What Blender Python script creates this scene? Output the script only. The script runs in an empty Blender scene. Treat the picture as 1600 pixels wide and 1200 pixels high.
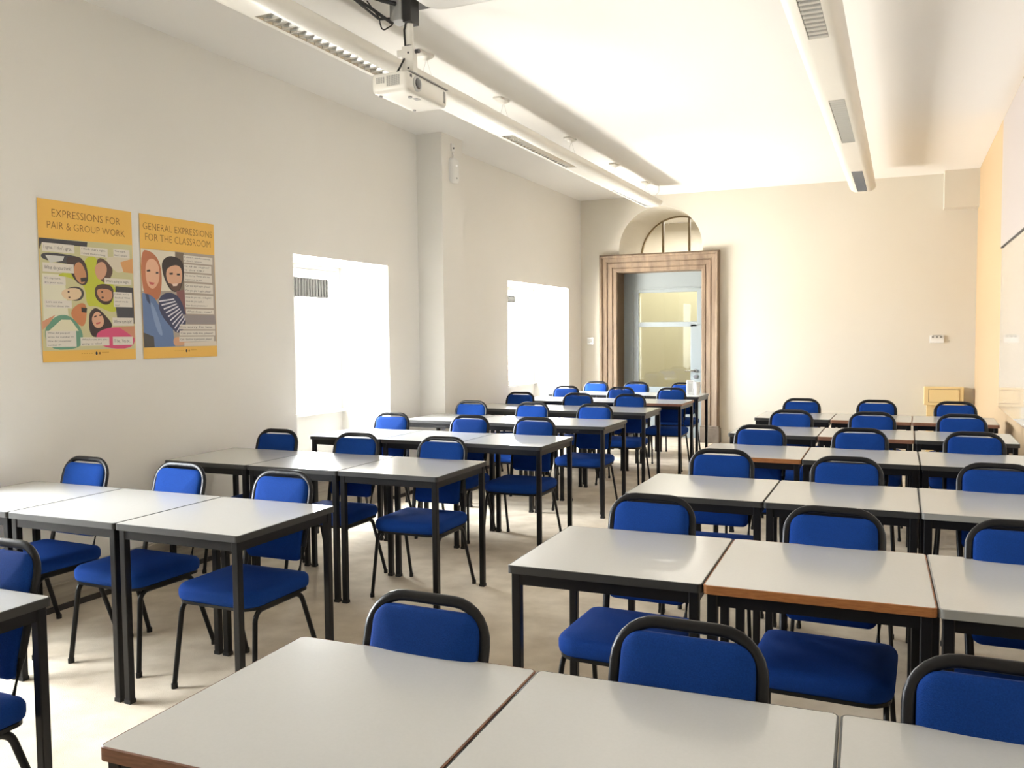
import bpy, bmesh, math, random
from mathutils import Vector, Matrix
random.seed(4)
C = bpy.context.scene.collection
PI = math.pi

# ---------------------------------------------------------------- camera
F_PX, YAW, PITCH, ROLL, EYE = 1360.7, 0.42134, 0.056556, -0.009291, 1.4798
cam_data = bpy.data.cameras.new('camera')
cam_data.sensor_fit = 'HORIZONTAL'
cam_data.sensor_width = 36.0
cam_data.lens = 36.0 * F_PX / 1600.0
cam_data.clip_start = 0.05
cam = bpy.data.objects.new('camera', cam_data)
C.objects.link(cam)
fwd = Vector((-math.sin(YAW) * math.cos(PITCH), math.cos(YAW) * math.cos(PITCH), -math.sin(PITCH)))
r0 = Vector((math.cos(YAW), math.sin(YAW), 0))
u0 = r0.cross(fwd)
rt = r0 * math.cos(ROLL) + u0 * math.sin(ROLL)
up = -r0 * math.sin(ROLL) + u0 * math.cos(ROLL)
M = Matrix.Identity(4)
for i, v in enumerate((rt, up, -fwd)):
    for k in range(3):
        M[k][i] = v[k]
M.translation = Vector((0, 0, EYE))
cam.matrix_world = M
bpy.context.scene.camera = cam

# ---------------------------------------------------------------- room measures
XW, XR, YE, YN, CZ = -4.21, 0.80, 11.83, -1.6, 3.37      # left wall, right wall, far wall, near wall, ceiling
WINDOWS = [(1.15, 2.65, 2.11), (5.37, 6.70, 2.105), (9.30, 11.32, 2.11)]   # y0, y1, head height
SILL = 0.82

# ---------------------------------------------------------------- world and daylight
scn = bpy.context.scene
scn.view_settings.view_transform = 'Standard'
scn.view_settings.look = 'None'
scn.view_settings.gamma = 1.0
scn.view_settings.use_curve_mapping = False
scn.view_settings.exposure = 0.0
SKY = 72.0
w = bpy.data.worlds.new('daylight')
scn.world = w
w.use_nodes = True
nt = w.node_tree
nt.nodes.clear()
tc = nt.nodes.new('ShaderNodeTexCoord')
sp = nt.nodes.new('ShaderNodeSeparateXYZ')
rp = nt.nodes.new('ShaderNodeValToRGB')
ma = nt.nodes.new('ShaderNodeMath'); ma.operation = 'MULTIPLY_ADD'; ma.inputs[1].default_value = 0.5; ma.inputs[2].default_value = 0.5
bg = nt.nodes.new('ShaderNodeBackground')
wo = nt.nodes.new('ShaderNodeOutputWorld')
rp.color_ramp.elements[0].position = 0.46; rp.color_ramp.elements[0].color = (1.0, 0.95, 0.87, 1)
rp.color_ramp.elements[1].position = 0.54; rp.color_ramp.elements[1].color = (0.90, 0.95, 1.0, 1)
nt.links.new(tc.outputs['Generated'], sp.inputs[0])
nt.links.new(sp.outputs['Z'], ma.inputs[0])
nt.links.new(ma.outputs[0], rp.inputs[0])
nt.links.new(rp.outputs[0], bg.inputs[0])
bg.inputs[1].default_value = SKY
nt.links.new(bg.outputs[0], wo.inputs[0])
for y0, y1, top in WINDOWS:                     # portals guide the sky light through the windows
    ld = bpy.data.lights.new('window_portal', 'AREA')
    ld.shape = 'RECTANGLE'; ld.size = y1 - y0 - 0.1; ld.size_y = top - SILL
    ld.cycles.is_portal = True
    lo = bpy.data.objects.new('window_portal', ld)
    C.objects.link(lo)
    lo.location = (XW - 0.62, (y0 + y1) / 2, (SILL + top) / 2)
    lo.rotation_euler = (0, -PI / 2, PI)
    lo.rotation_euler = Vector((1, 0, 0)).to_track_quat('-Z', 'Z').to_euler()
# fluorescent lamp of the corridor behind the glazed door
ld = bpy.data.lights.new('corridor_lamp', 'AREA'); ld.energy = 75; ld.color = (1, 0.94, 0.84); ld.shape = 'RECTANGLE'; ld.size = 1.6; ld.size_y = 0.4
lo = bpy.data.objects.new('corridor_lamp', ld); C.objects.link(lo); lo.location = (-3.1, 13.9, 3.25)

# ---------------------------------------------------------------- materials
def srgb(r, g, b):
    f = lambda c: (c / 255 / 12.92) if c / 255 <= 0.04045 else ((c / 255 + 0.055) / 1.055) ** 2.4
    return (f(r), f(g), f(b), 1)
def mat(name, col, rough=0.5, metal=0.0, spec=0.5, noise=None, bump=None, coat=0, sheen=0, trans=0, emit=0):
    m = bpy.data.materials.new(name); m.use_nodes = True
    t = m.node_tree; b = t.nodes['Principled BSDF']
    c = col if len(col) == 4 else srgb(*col)
    b.inputs['Base Color'].default_value = c
    b.inputs['Roughness'].default_value = rough
    b.inputs['Metallic'].default_value = metal
    b.inputs['Specular IOR Level'].default_value = spec
    b.inputs['Coat Weight'].default_value = coat
    b.inputs['Sheen Weight'].default_value = sheen
    if sheen: b.inputs['Sheen Tint'].default_value = c
    tcn = None
    def coords():
        nonlocal tcn
        if tcn is None: tcn = t.nodes.new('ShaderNodeTexCoord')
        return tcn.outputs['Object']
    if noise:                       # (scale, second colour, stretch, contrast)
        sc, c2, st, con = noise
        mp = t.nodes.new('ShaderNodeMapping'); mp.inputs['Scale'].default_value = st
        nz = t.nodes.new('ShaderNodeTexNoise'); nz.inputs['Scale'].default_value = sc; nz.inputs['Detail'].default_value = 6
        cr = t.nodes.new('ShaderNodeValToRGB')
        cr.color_ramp.elements[0].position = 0.5 - con; cr.color_ramp.elements[0].color = c
        cr.color_ramp.elements[1].position = 0.5 + con; cr.color_ramp.elements[1].color = c2 if len(c2) == 4 else srgb(*c2)
        t.links.new(coords(), mp.inputs[0]); t.links.new(mp.outputs[0], nz.inputs['Vector'])
        t.links.new(nz.outputs['Fac'], cr.inputs[0]); t.links.new(cr.outputs[0], b.inputs['Base Color'])
    if bump:                        # (scale, strength, distance)
        nz = t.nodes.new('ShaderNodeTexNoise'); nz.inputs['Scale'].default_value = bump[0]; nz.inputs['Detail'].default_value = 4
        bp = t.nodes.new('ShaderNodeBump'); bp.inputs['Strength'].default_value = bump[1]; bp.inputs['Distance'].default_value = bump[2]
        t.links.new(coords(), nz.inputs['Vector']); t.links.new(nz.outputs['Fac'], bp.inputs['Height']); t.links.new(bp.outputs[0], b.inputs['Normal'])
    return m
def glass(name, tint=(1, 1, 1, 1), refl=0.08):
    m = bpy.data.materials.new(name); m.use_nodes = True
    t = m.node_tree; t.nodes.clear()
    o = t.nodes.new('ShaderNodeOutputMaterial'); mx = t.nodes.new('ShaderNodeMixShader')
    a = t.nodes.new('ShaderNodeBsdfTransparent'); g = t.nodes.new('ShaderNodeBsdfGlossy')
    a.inputs[0].default_value = tint; g.inputs['Roughness'].default_value = 0.02
    mx.inputs[0].default_value = refl
    t.links.new(a.outputs[0], mx.inputs[1]); t.links.new(g.outputs[0], mx.inputs[2]); t.links.new(mx.outputs[0], o.inputs[0])
    return m
W1 = (0.83, 0.815, 0.775, 1)
M_ = {
 'wall': mat('painted_plaster', W1, 0.75, spec=0.25, noise=(0.9, (0.80, 0.785, 0.74, 1), (1, 1, 1), 0.25), bump=(14, 0.12, 0.004)),
 'wall_far': mat('light_tinted_plaster', (0.71, 0.67, 0.585, 1), 0.75, spec=0.25, noise=(0.9, (0.69, 0.645, 0.55, 1), (1, 1, 1), 0.25), bump=(14, 0.12, 0.004)),  # cream tint puts the warm light on the far wall into its colour
 'wall_right': mat('warm_light_tint_plaster', (0.50, 0.365, 0.22, 1), 0.7, spec=0.25, bump=(14, 0.12, 0.004)),  # orange cast of the light on this wall, carried by the base colour
 'ceiling': mat('ceiling_paint', (0.90, 0.885, 0.855, 1), 0.85, spec=0.2, bump=(10, 0.06, 0.003)),
 'carpet': mat('beige_carpet', (0.66, 0.585, 0.47, 1), 0.95, spec=0.1, noise=(5.5, (0.46, 0.39, 0.295, 1), (1, 1, 1), 0.22), bump=(260, 0.7, 0.004), sheen=0.2),
 'top': mat('grey_laminate', (0.55, 0.55, 0.525, 1), 0.19, spec=0.55, noise=(160, (0.535, 0.535, 0.51, 1), (1, 1, 1), 0.2)),
 'edge_dark': mat('dark_edge_strip', (0.032, 0.032, 0.03, 1), 0.4),
 'edge_grey': mat('grey_edge_strip', (0.27, 0.27, 0.25, 1), 0.45),
 'edge_wood': mat('orange_wood_edge', srgb(168, 112, 62), 0.45, noise=(30, srgb(140, 88, 46), (1, 1, 6), 0.2)),
 'edge_brown': mat('brown_wood_edge', srgb(140, 98, 74), 0.45, noise=(30, srgb(112, 76, 56), (1, 1, 6), 0.2)),
 'steel': mat('black_painted_steel', (0.006, 0.006, 0.007, 1), 0.34, spec=0.28, bump=(60, 0.08, 0.001)),
 'rubber': mat('black_rubber', (0.01, 0.01, 0.01, 1), 0.7),
 'blue': mat('blue_fabric', (0.006, 0.042, 0.225, 1), 0.85, spec=0.12, noise=(320, (0.004, 0.031, 0.170, 1), (1, 1, 1), 0.2), bump=(420, 0.5, 0.002), sheen=0.15),
 'stone': mat('brown_stone', srgb(142, 123, 102), 0.75, noise=(5, srgb(104, 86, 69), (3, 3, 0.35), 0.22), bump=(40, 0.4, 0.006)),
 'plinth': mat('grey_stone', srgb(120, 108, 94), 0.8, noise=(6, srgb(84, 74, 64), (1, 1, 1), 0.2), bump=(40, 0.4, 0.006)),
 'doorpaint': mat('grey_blue_paint', srgb(142, 150, 151), 0.4),
 'white': mat('white_plastic', (0.80, 0.80, 0.78, 1), 0.35),
 'paintmetal': mat('white_enamel', (0.78, 0.76, 0.70, 1), 0.35),
 'alu': mat('polished_aluminium', (0.80, 0.81, 0.80, 1), 0.14, metal=1.0),
 'chrome': mat('brushed_steel', (0.62, 0.62, 0.60, 1), 0.25, metal=1.0),
 'tube': mat('unlit_tube', (0.86, 0.88, 0.85, 1), 0.25),
 'darkgrey': mat('dark_grey_plastic', (0.06, 0.06, 0.065, 1), 0.45),
 'midgrey': mat('mid_grey_plastic', (0.30, 0.30, 0.29, 1), 0.5),
 'lightgrey': mat('light_grey_plastic', (0.58, 0.58, 0.56, 1), 0.45),
 'ventgrey': mat('pale_vent_metal', (0.17, 0.17, 0.17, 1), 0.6),
 'ventslat': mat('vent_slat_metal', (0.085, 0.085, 0.085, 1), 0.6),
 'lens': mat('lens_glass', (0.01, 0.01, 0.015, 1), 0.05, spec=1.0),
 'cable': mat('black_cable', (0.012, 0.012, 0.012, 1), 0.5),
 'yellow': mat('yellow_print', srgb(232, 184, 88), 0.5),
 'ink': mat('brown_ink', srgb(120, 84, 30), 0.6),
 'textink': mat('grey_ink', srgb(90, 88, 90), 0.6),
 'paper': mat('white_print', srgb(222, 216, 206), 0.6),
 'cream': mat('cream_enamel', srgb(232, 206, 150), 0.5),
 'skirt': mat('grey_wood_panelling', srgb(176, 168, 152), 0.55, noise=(8, srgb(150, 142, 128), (1, 0.12, 5), 0.2)),
 'skirtbase': mat('dark_skirting_foot', srgb(52, 48, 46), 0.6),
 'board': mat('glossy_white_board', (0.76, 0.73, 0.66, 1), 0.04, spec=0.8, coat=0.6),
 'screen': mat('matt_grey_panel', srgb(172, 164, 160), 0.6),
 'winframe': mat('white_window_paint', (0.85, 0.85, 0.85, 1), 0.4),
 'pane': glass('window_glass', (1, 1, 1, 1), 0.04),
 'doorglass': glass('door_glass', (0.90, 0.93, 0.84, 1), 0.08),
 'copper': mat('stained_patch', srgb(226, 196, 160), 0.6),
}
_pc = {}
def printmat(c):
    if c not in _pc: _pc[c] = mat('print_%02x%02x%02x' % c, c, 0.5)
    return _pc[c]

# ---------------------------------------------------------------- helpers
def finish(name, bm, m, parent=None, smooth=False, angle=40):
    me = bpy.data.meshes.new(name)
    bmesh.ops.recalc_face_normals(bm, faces=bm.faces)
    bm.to_mesh(me); bm.free()
    for x in (m if isinstance(m, (list, tuple)) else [m]): me.materials.append(x)
    if smooth:
        me.polygons.foreach_set('use_smooth', [True] * len(me.polygons))
        me.set_sharp_from_angle(angle=math.radians(angle))
    o = bpy.data.objects.new(name, me); C.objects.link(o)
    if parent: o.parent = parent
    return o
def tag(o, label=None, cat=None, group=None, kind=None):
    if label: o['label'] = label
    if cat: o['category'] = cat
    if group: o['group'] = group
    if kind: o['kind'] = kind
    return o
def empty(name, loc=(0, 0, 0), rz=0):
    o = bpy.data.objects.new(name, None); C.objects.link(o)
    o.location = loc; o.rotation_euler = (0, 0, rz); o.empty_display_size = 0.1
    return o
def box(bm, x0, x1, y0, y1, z0, z1, bev=0, mi=0, seg=2):
    r = bmesh.ops.create_cube(bm, size=1)
    vs = r['verts']
    for v in vs:
        v.co = Vector((x0 + (v.co.x + .5) * (x1 - x0), y0 + (v.co.y + .5) * (y1 - y0), z0 + (v.co.z + .5) * (z1 - z0)))
    fs = list({f for v in vs for f in v.link_faces})
    for f in fs: f.material_index = mi
    if bev:
        es = list({e for v in vs for e in v.link_edges})
        bmesh.ops.bevel(bm, geom=es, offset=bev, segments=seg, affect='EDGES', profile=0.5)
    return vs
def bx(*a, **k):
    bm = bmesh.new(); box(bm, *a, **k); return bm
def quadloft(bm, rings, close=True, cap=True, mi=0):
    vr = [[bm.verts.new(p) for p in r] for r in rings]
    n = len(rings[0])
    for a, b in zip(vr[:-1], vr[1:]):
        for i in range(n if close else n - 1):
            f = bm.faces.new((a[i], a[(i + 1) % n], b[(i + 1) % n], b[i])); f.material_index = mi
    if cap:
        for r, rev in ((vr[0], True), (vr[-1], False)):
            f = bm.faces.new(list(reversed(r)) if rev else r); f.material_index = mi
    return vr
def fillet(pts, r, n=6):
    out = [Vector(pts[0])]
    rr = r if isinstance(r, (list, tuple)) else [r] * (len(pts) - 2)
    for i in range(1, len(pts) - 1):
        p, a, b = Vector(pts[i]), Vector(pts[i - 1]), Vector(pts[i + 1])
        da, db = (a - p).normalized(), (b - p).normalized()
        ang = da.angle(db); L = min(rr[i - 1] / math.tan(ang / 2), (a - p).length * .49, (b - p).length * .49)
        rad = L * math.tan(ang / 2)
        bis = (da + db).normalized(); c = p + bis * (rad / math.sin(ang / 2))
        s, e = p + da * L - c, p + db * L - c
        th = s.angle(e)
        for k in range(n + 1):
            t = k / n
            out.append(c + (s * math.sin((1 - t) * th) + e * math.sin(t * th)) / math.sin(th))
    out.append(Vector(pts[-1]))
    return out
def tube(bm, pts, ra, rb=None, n=10, ref=None, mi=0, cap=True, radii=None):
    """sweep an ellipse; ra lies along ref x tangent, rb along ref"""
    rb = rb or ra
    pts = [Vector(p) for p in pts]; rings = []
    up_ = Vector(ref) if ref else None
    prev = None
    for i, p in enumerate(pts):
        t = (pts[min(i + 1, len(pts) - 1)] - pts[max(i - 1, 0)]).normalized()
        if up_ is not None:
            u = up_ - t * up_.dot(t)
            if u.length < 1e-4: u = prev or t.orthogonal()
            u.normalize()
        else:
            u = t.orthogonal().normalized() if prev is None else (prev - t * prev.dot(t)).normalized()
        prev = u.copy(); v = t.cross(u)
        k = radii[i] if radii else 1
        rings.append([p + v * (ra * k * math.cos(2 * PI * j / n)) + u * (rb * k * math.sin(2 * PI * j / n)) for j in range(n)])
    quadloft(bm, rings, True, cap, mi)
def rrect(w, h, r, n=5):
    """rounded rectangle outline; r may be (bl, br, tr, tl)"""
    rs = r if isinstance(r, (list, tuple)) else (r,) * 4
    out = []
    for (cx, cy, a0), q in zip(((-w / 2, -h / 2, PI), (w / 2, -h / 2, 1.5 * PI), (w / 2, h / 2, 0), (-w / 2, h / 2, .5 * PI)), rs):
        q = max(q, .0004)
        x = cx + q * (1 if cx < 0 else -1); y = cy + q * (1 if cy < 0 else -1)
        for k in range(n + 1):
            a = a0 + k / n * PI / 2; out.append((x + q * math.cos(a), y + q * math.sin(a)))
    return out
def pad(bm, w, h, r, prof, xf, n=5, mi=0, crown=0.0):
    """rounded slab: prof is a list of (inset, height); xf maps (a, b, c) to a point"""
    rs = r if isinstance(r, (list, tuple)) else (r,) * 4
    rings = []
    for d, z in prof:
        o = rrect(w - 2 * d, h - 2 * d, [max(q - d, .002) for q in rs], n)
        rings.append([xf(a, b, z) for a, b in o])
    vr = quadloft(bm, rings, True, False, mi)
    for ring, d, z, s in ((vr[0], *prof[0], -1), (vr[-1], *prof[-1], 1)):
        last = ring
        for k in (.66, .33):
            o = rrect((w - 2 * d) * k, (h - 2 * d) * k, [max(q - d, .002) * k for q in rs], n)
            cr = crown * (1 - k * k) if s > 0 else 0
            new = [bm.verts.new(xf(a, b, z + cr)) for a, b in o]
            for i in range(len(new)):
                j = (i + 1) % len(new)
                bm.faces.new((last[i], last[j], new[j], new[i])).material_index = mi
            last = new
        c = bm.verts.new(xf(0, 0, z + (crown if s > 0 else 0)))
        for i in range(len(last)):
            bm.faces.new((last[i], last[(i + 1) % len(last)], c)).material_index = mi
def copy_tree(o, parent=None):
    c = o.copy(); C.objects.link(c)
    if parent: c.parent = parent
    for ch in list(o.children): copy_tree(ch, c)
    return c
def cut(o, cutters):
    """boolean holes, applied to the mesh"""
    for k in cutters:
        md = o.modifiers.new('hole', 'BOOLEAN'); md.operation = 'DIFFERENCE'; md.object = k; md.solver = 'EXACT'
    bpy.context.view_layer.update()
    dg = bpy.context.evaluated_depsgraph_get()
    me = bpy.data.meshes.new_from_object(o.evaluated_get(dg))
    o.modifiers.clear(); old = o.data; o.data = me
    for k in cutters: bpy.data.objects.remove(k, do_unlink=True)
def text_mesh(txt, w_, h_, thin=0.0):
    """lettering as flat polygons scaled to a box of w_ x h_, origin at its lower left; returns (verts, faces)"""
    cu = bpy.data.curves.new('t', 'FONT'); cu.body = txt; cu.offset = thin; cu.resolution_u = 2
    o = bpy.data.objects.new('t', cu); C.objects.link(o)
    bpy.context.view_layer.update()
    me = bpy.data.meshes.new_from_object(o.evaluated_get(bpy.context.evaluated_depsgraph_get()))
    vs = [v.co.copy() for v in me.vertices]; fs = [list(p.vertices) for p in me.polygons]
    bpy.data.objects.remove(o, do_unlink=True); bpy.data.meshes.remove(me); bpy.data.curves.remove(cu)
    x0 = min(v.x for v in vs); x1 = max(v.x for v in vs); y0 = 0.0; y1 = 0.70
    return [((v.x - x0) / (x1 - x0) * w_, (v.y - y0) / (y1 - y0) * h_) for v in vs], fs
# poster prints, in fractions of the sheet
POLYS1=[((200, 195, 150),[(-0.003, 0.76), (0.997, 0.776), (0.998, 0.072), (-0.002, 0.071)]),
((225, 222, 200),[(0.024, 0.544), (0.241, 0.543), (0.272, 0.243), (0.018, 0.242)]),
((60, 60, 66),[(-0.003, 0.76), (0.494, 0.763), (0.484, 0.724), (0.413, 0.732), (0.355, 0.737), (0.029, 0.731), (0.002, 0.686)]),
((70, 70, 74),[(0.029, 0.678), (0.363, 0.669), (0.445, 0.653), (0.393, 0.615), (0.245, 0.613), (0.011, 0.63)]),
((205, 205, 200),[(0.058, 0.658), (0.248, 0.659), (0.23, 0.63), (0.102, 0.612)]),
((190, 196, 62),[(0.446, 0.663), (0.602, 0.682), (0.577, 0.556), (0.789, 0.512), (0.815, 0.331), (0.723, 0.314), (0.565, 0.359), (0.461, 0.347), (0.453, 0.49), (0.273, 0.534), (0.145, 0.534), (0.341, 0.587), (0.473, 0.552)]),
((70, 55, 52),[(0.248, 0.663), (0.455, 0.664), (0.498, 0.533), (0.452, 0.478), (0.353, 0.502), (0.292, 0.58)]),
((196, 140, 100),[(0.36, 0.628), (0.424, 0.632), (0.481, 0.542), (0.436, 0.487), (0.37, 0.508), (0.332, 0.567)]),
((48, 40, 40),[(0.405, 0.531), (0.481, 0.538), (0.48, 0.511), (0.411, 0.504)]),
((90, 66, 56),[(0.583, 0.66), (0.654, 0.674), (0.78, 0.607), (0.717, 0.52), (0.644, 0.505), (0.578, 0.567)]),
((205, 155, 128),[(0.563, 0.618), (0.653, 0.655), (0.707, 0.604), (0.664, 0.537), (0.596, 0.524), (0.564, 0.566)]),
((216, 206, 186),[(0.655, 0.685), (1.005, 0.693), (0.947, 0.615), (0.829, 0.575), (0.758, 0.606)]),
((216, 160, 102),[(0.852, 0.653), (1.005, 0.684), (1.003, 0.584), (0.886, 0.588)]),
((66, 62, 62),[(0.235, 0.453), (0.351, 0.479), (0.437, 0.459), (0.434, 0.406), (0.362, 0.378), (0.232, 0.401)]),
((222, 196, 162),[(0.203, 0.442), (0.285, 0.464), (0.392, 0.464), (0.419, 0.428), (0.38, 0.394), (0.28, 0.384), (0.209, 0.407)]),
((90, 66, 60),[(0.267, 0.444), (0.287, 0.444), (0.286, 0.432), (0.267, 0.432)]),
((90, 66, 60),[(0.273, 0.409), (0.293, 0.409), (0.292, 0.399), (0.273, 0.399)]),
((74, 56, 48),[(0.555, 0.483), (0.644, 0.504), (0.751, 0.492), (0.77, 0.437), (0.726, 0.37), (0.636, 0.363), (0.551, 0.409)]),
((200, 146, 112),[(0.576, 0.471), (0.732, 0.468), (0.751, 0.431), (0.727, 0.392), (0.637, 0.385), (0.58, 0.422)]),
((80, 56, 50),[(0.624, 0.454), (0.645, 0.455), (0.644, 0.442), (0.623, 0.442)]),
((80, 56, 50),[(0.625, 0.418), (0.65, 0.418), (0.649, 0.406), (0.624, 0.405)]),
((66, 66, 72),[(0.788, 0.491), (0.993, 0.486), (0.995, 0.241), (0.794, 0.278), (0.777, 0.373)]),
((196, 126, 82),[(0.276, 0.314), (0.395, 0.378), (0.47, 0.357), (0.436, 0.211), (0.337, 0.244)]),
((44, 40, 42),[(0.402, 0.343), (0.464, 0.341), (0.456, 0.31), (0.405, 0.313)]),
((104, 152, 128),[(0.013, 0.211), (0.146, 0.292), (0.275, 0.294), (0.386, 0.223), (0.418, 0.142), (0.361, 0.077), (0.054, 0.075)]),
((225, 220, 192),[(0.192, 0.263), (0.289, 0.263), (0.368, 0.193), (0.061, 0.191)]),
((206, 150, 118),[(-0.0, 0.25), (0.138, 0.294), (0.064, 0.232), (0.003, 0.199)]),
((62, 46, 46),[(0.479, 0.296), (0.515, 0.332), (0.574, 0.349), (0.723, 0.256), (0.739, 0.214), (0.553, 0.141), (0.477, 0.177)]),
((216, 166, 138),[(0.509, 0.286), (0.574, 0.33), (0.645, 0.279), (0.637, 0.226), (0.565, 0.205), (0.515, 0.239)]),
((70, 50, 48),[(0.535, 0.288), (0.562, 0.294), (0.561, 0.284), (0.536, 0.28)]),
((70, 50, 48),[(0.593, 0.299), (0.618, 0.301), (0.618, 0.291), (0.593, 0.289)]),
((190, 90, 90),[(0.552, 0.245), (0.603, 0.253), (0.597, 0.241), (0.558, 0.234)]),
((206, 76, 118),[(0.555, 0.177), (0.627, 0.203), (0.744, 0.219), (0.978, 0.214), (0.998, 0.074), (0.655, 0.075), (0.552, 0.135)]),
((202, 142, 112),[(0.809, 0.219), (0.994, 0.227), (1.002, 0.138), (0.909, 0.179)])]
CAPS1=[((0.03, 0.681, 0.351, 0.734),["I agree. / I don't agree."]),
((0.413, 0.675, 0.71, 0.732),["I think that's right.", "I think that's wrong."]),
((0.774, 0.684, 0.962, 0.738),['You start.', "Let's start."]),
((0.028, 0.556, 0.339, 0.612),['What do you think?']),
((0.029, 0.478, 0.25, 0.532),["It's my turn.", "It's your turn."]),
((0.663, 0.502, 0.972, 0.542),["Who's going to begin?"]),
((0.759, 0.353, 0.973, 0.452),["I think we're", 'finished. What', 'should we do', 'now?']),
((0.034, 0.335, 0.304, 0.384),["Let's ask the", 'teacher about this.']),
((0.738, 0.228, 0.982, 0.282),['Whose turn is it?']),
((0.036, 0.093, 0.338, 0.193),['What did you put/', 'write for number ???', 'How did you answer', 'number ???']),
((0.381, 0.097, 0.694, 0.152),['Which role are you', 'going to take?']),
((0.734, 0.099, 0.968, 0.154),["I'll be... You be..."])]
TITLES1=[((0.138, 0.898, 0.865, 0.946),'EXPRESSIONS FOR'),
((0.088, 0.824, 0.916, 0.869),'PAIR & GROUP WORK')]
POLYS2=[((172, 160, 148),[(0.002, 0.76), (0.998, 0.767), (1.0, 0.08), (0.0, 0.077)]),
((226, 218, 200),[(0.004, 0.759), (0.443, 0.761), (0.412, 0.479), (-0.006, 0.468)]),
((120, 106, 92),[(0.443, 0.761), (0.558, 0.761), (0.553, 0.482), (0.466, 0.48)]),
((182, 112, 78),[(0.001, 0.752), (0.129, 0.749), (0.227, 0.698), (0.266, 0.588), (0.236, 0.427), (0.149, 0.403), (0.011, 0.433)]),
((226, 178, 148),[(0.055, 0.668), (0.147, 0.707), (0.229, 0.659), (0.23, 0.541), (0.143, 0.475), (0.056, 0.519)]),
((60, 46, 46),[(0.071, 0.615), (0.111, 0.62), (0.117, 0.606), (0.073, 0.602)]),
((60, 46, 46),[(0.185, 0.607), (0.218, 0.608), (0.217, 0.595), (0.184, 0.593)]),
((196, 96, 92),[(0.092, 0.534), (0.168, 0.53), (0.147, 0.514), (0.105, 0.517)]),
((98, 122, 166),[(0.003, 0.455), (0.091, 0.448), (0.16, 0.422), (0.25, 0.328), (0.385, 0.203), (0.404, 0.082), (0.01, 0.078)]),
((130, 152, 190),[(0.089, 0.404), (0.147, 0.371), (0.221, 0.248), (0.256, 0.147), (0.176, 0.181)]),
((66, 78, 110),[(0.042, 0.452), (0.081, 0.448), (0.107, 0.371), (0.059, 0.403)]),
((80, 76, 70),[(0.006, 0.182), (0.134, 0.153), (0.14, 0.08), (0.01, 0.078)]),
((52, 42, 42),[(0.26, 0.632), (0.272, 0.695), (0.374, 0.734), (0.527, 0.713), (0.562, 0.645), (0.539, 0.552), (0.487, 0.475), (0.38, 0.472), (0.3, 0.544)]),
((216, 168, 138),[(0.315, 0.623), (0.369, 0.654), (0.466, 0.67), (0.529, 0.644), (0.528, 0.551), (0.471, 0.503), (0.386, 0.501), (0.318, 0.556)]),
((96, 70, 60),[(0.332, 0.545), (0.425, 0.516), (0.524, 0.551), (0.487, 0.481), (0.391, 0.476)]),
((230, 205, 190),[(0.394, 0.53), (0.469, 0.536), (0.455, 0.517), (0.403, 0.513)]),
((50, 40, 40),[(0.358, 0.607), (0.405, 0.611), (0.404, 0.597), (0.362, 0.594)]),
((50, 40, 40),[(0.456, 0.606), (0.499, 0.608), (0.498, 0.594), (0.459, 0.593)]),
((132, 88, 88),[(0.444, 0.48), (0.553, 0.494), (0.569, 0.308), (0.477, 0.307)]),
((62, 66, 96),[(0.207, 0.434), (0.359, 0.477), (0.51, 0.429), (0.588, 0.249), (0.458, 0.162), (0.344, 0.226), (0.209, 0.327)]),
((150, 142, 142),[(0.51, 0.313), (0.977, 0.311), (0.993, 0.245), (0.583, 0.244)]),
((214, 164, 130),[(0.382, 0.146), (0.49, 0.151), (0.654, 0.122), (0.53, 0.092), (0.389, 0.081)]),
((224, 214, 200),[(0.531, 0.109), (0.99, 0.116), (0.998, 0.08), (0.529, 0.081)]),
((214, 212, 222),[(0.214, 0.406), (0.409, 0.427), (0.413, 0.418), (0.219, 0.396)]),
((214, 212, 222),[(0.241, 0.38), (0.427, 0.41), (0.43, 0.401), (0.246, 0.37)]),
((214, 212, 222),[(0.267, 0.353), (0.444, 0.393), (0.448, 0.384), (0.273, 0.343)]),
((214, 212, 222),[(0.294, 0.327), (0.462, 0.376), (0.466, 0.367), (0.3, 0.317)]),
((214, 212, 222),[(0.321, 0.3), (0.48, 0.359), (0.484, 0.35), (0.327, 0.29)]),
((214, 212, 222),[(0.349, 0.273), (0.498, 0.342), (0.502, 0.333), (0.354, 0.263)]),
((214, 212, 222),[(0.376, 0.246), (0.516, 0.325), (0.52, 0.316), (0.382, 0.236)]),
((214, 212, 222),[(0.404, 0.219), (0.534, 0.308), (0.538, 0.298), (0.41, 0.208)]),
((214, 212, 222),[(0.432, 0.191), (0.552, 0.29), (0.556, 0.281), (0.437, 0.181)])]
CAPS2=[((0.552, 0.692, 0.964, 0.745),["I don't understand.", "I don't know."]),
((0.552, 0.625, 0.944, 0.68),['Is this right?', 'Is this OK?']),
((0.554, 0.556, 0.948, 0.612),["I'm sorry. What are we", 'supposed to do?']),
((0.556, 0.473, 0.96, 0.542),['Can you say it again, please?', 'Can you play it again, please?']),
((0.557, 0.366, 0.962, 0.456),['How do you say... in English?', 'How do you spell...?', 'How do you pronounce...?']),
((0.564, 0.319, 0.962, 0.353),['What does... mean?']),
((0.472, 0.205, 0.974, 0.24),["I'm sorry I'm late."]),
((0.47, 0.159, 0.974, 0.195),['Can you help me, please?']),
((0.463, 0.115, 0.955, 0.151),['Can I borrow a pen/pencil, please?'])]
TITLES2=[((0.041, 0.895, 0.97, 0.944),'GENERAL EXPRESSIONS'),
((0.066, 0.82, 0.942, 0.871),'FOR THE CLASSROOM')]

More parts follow.
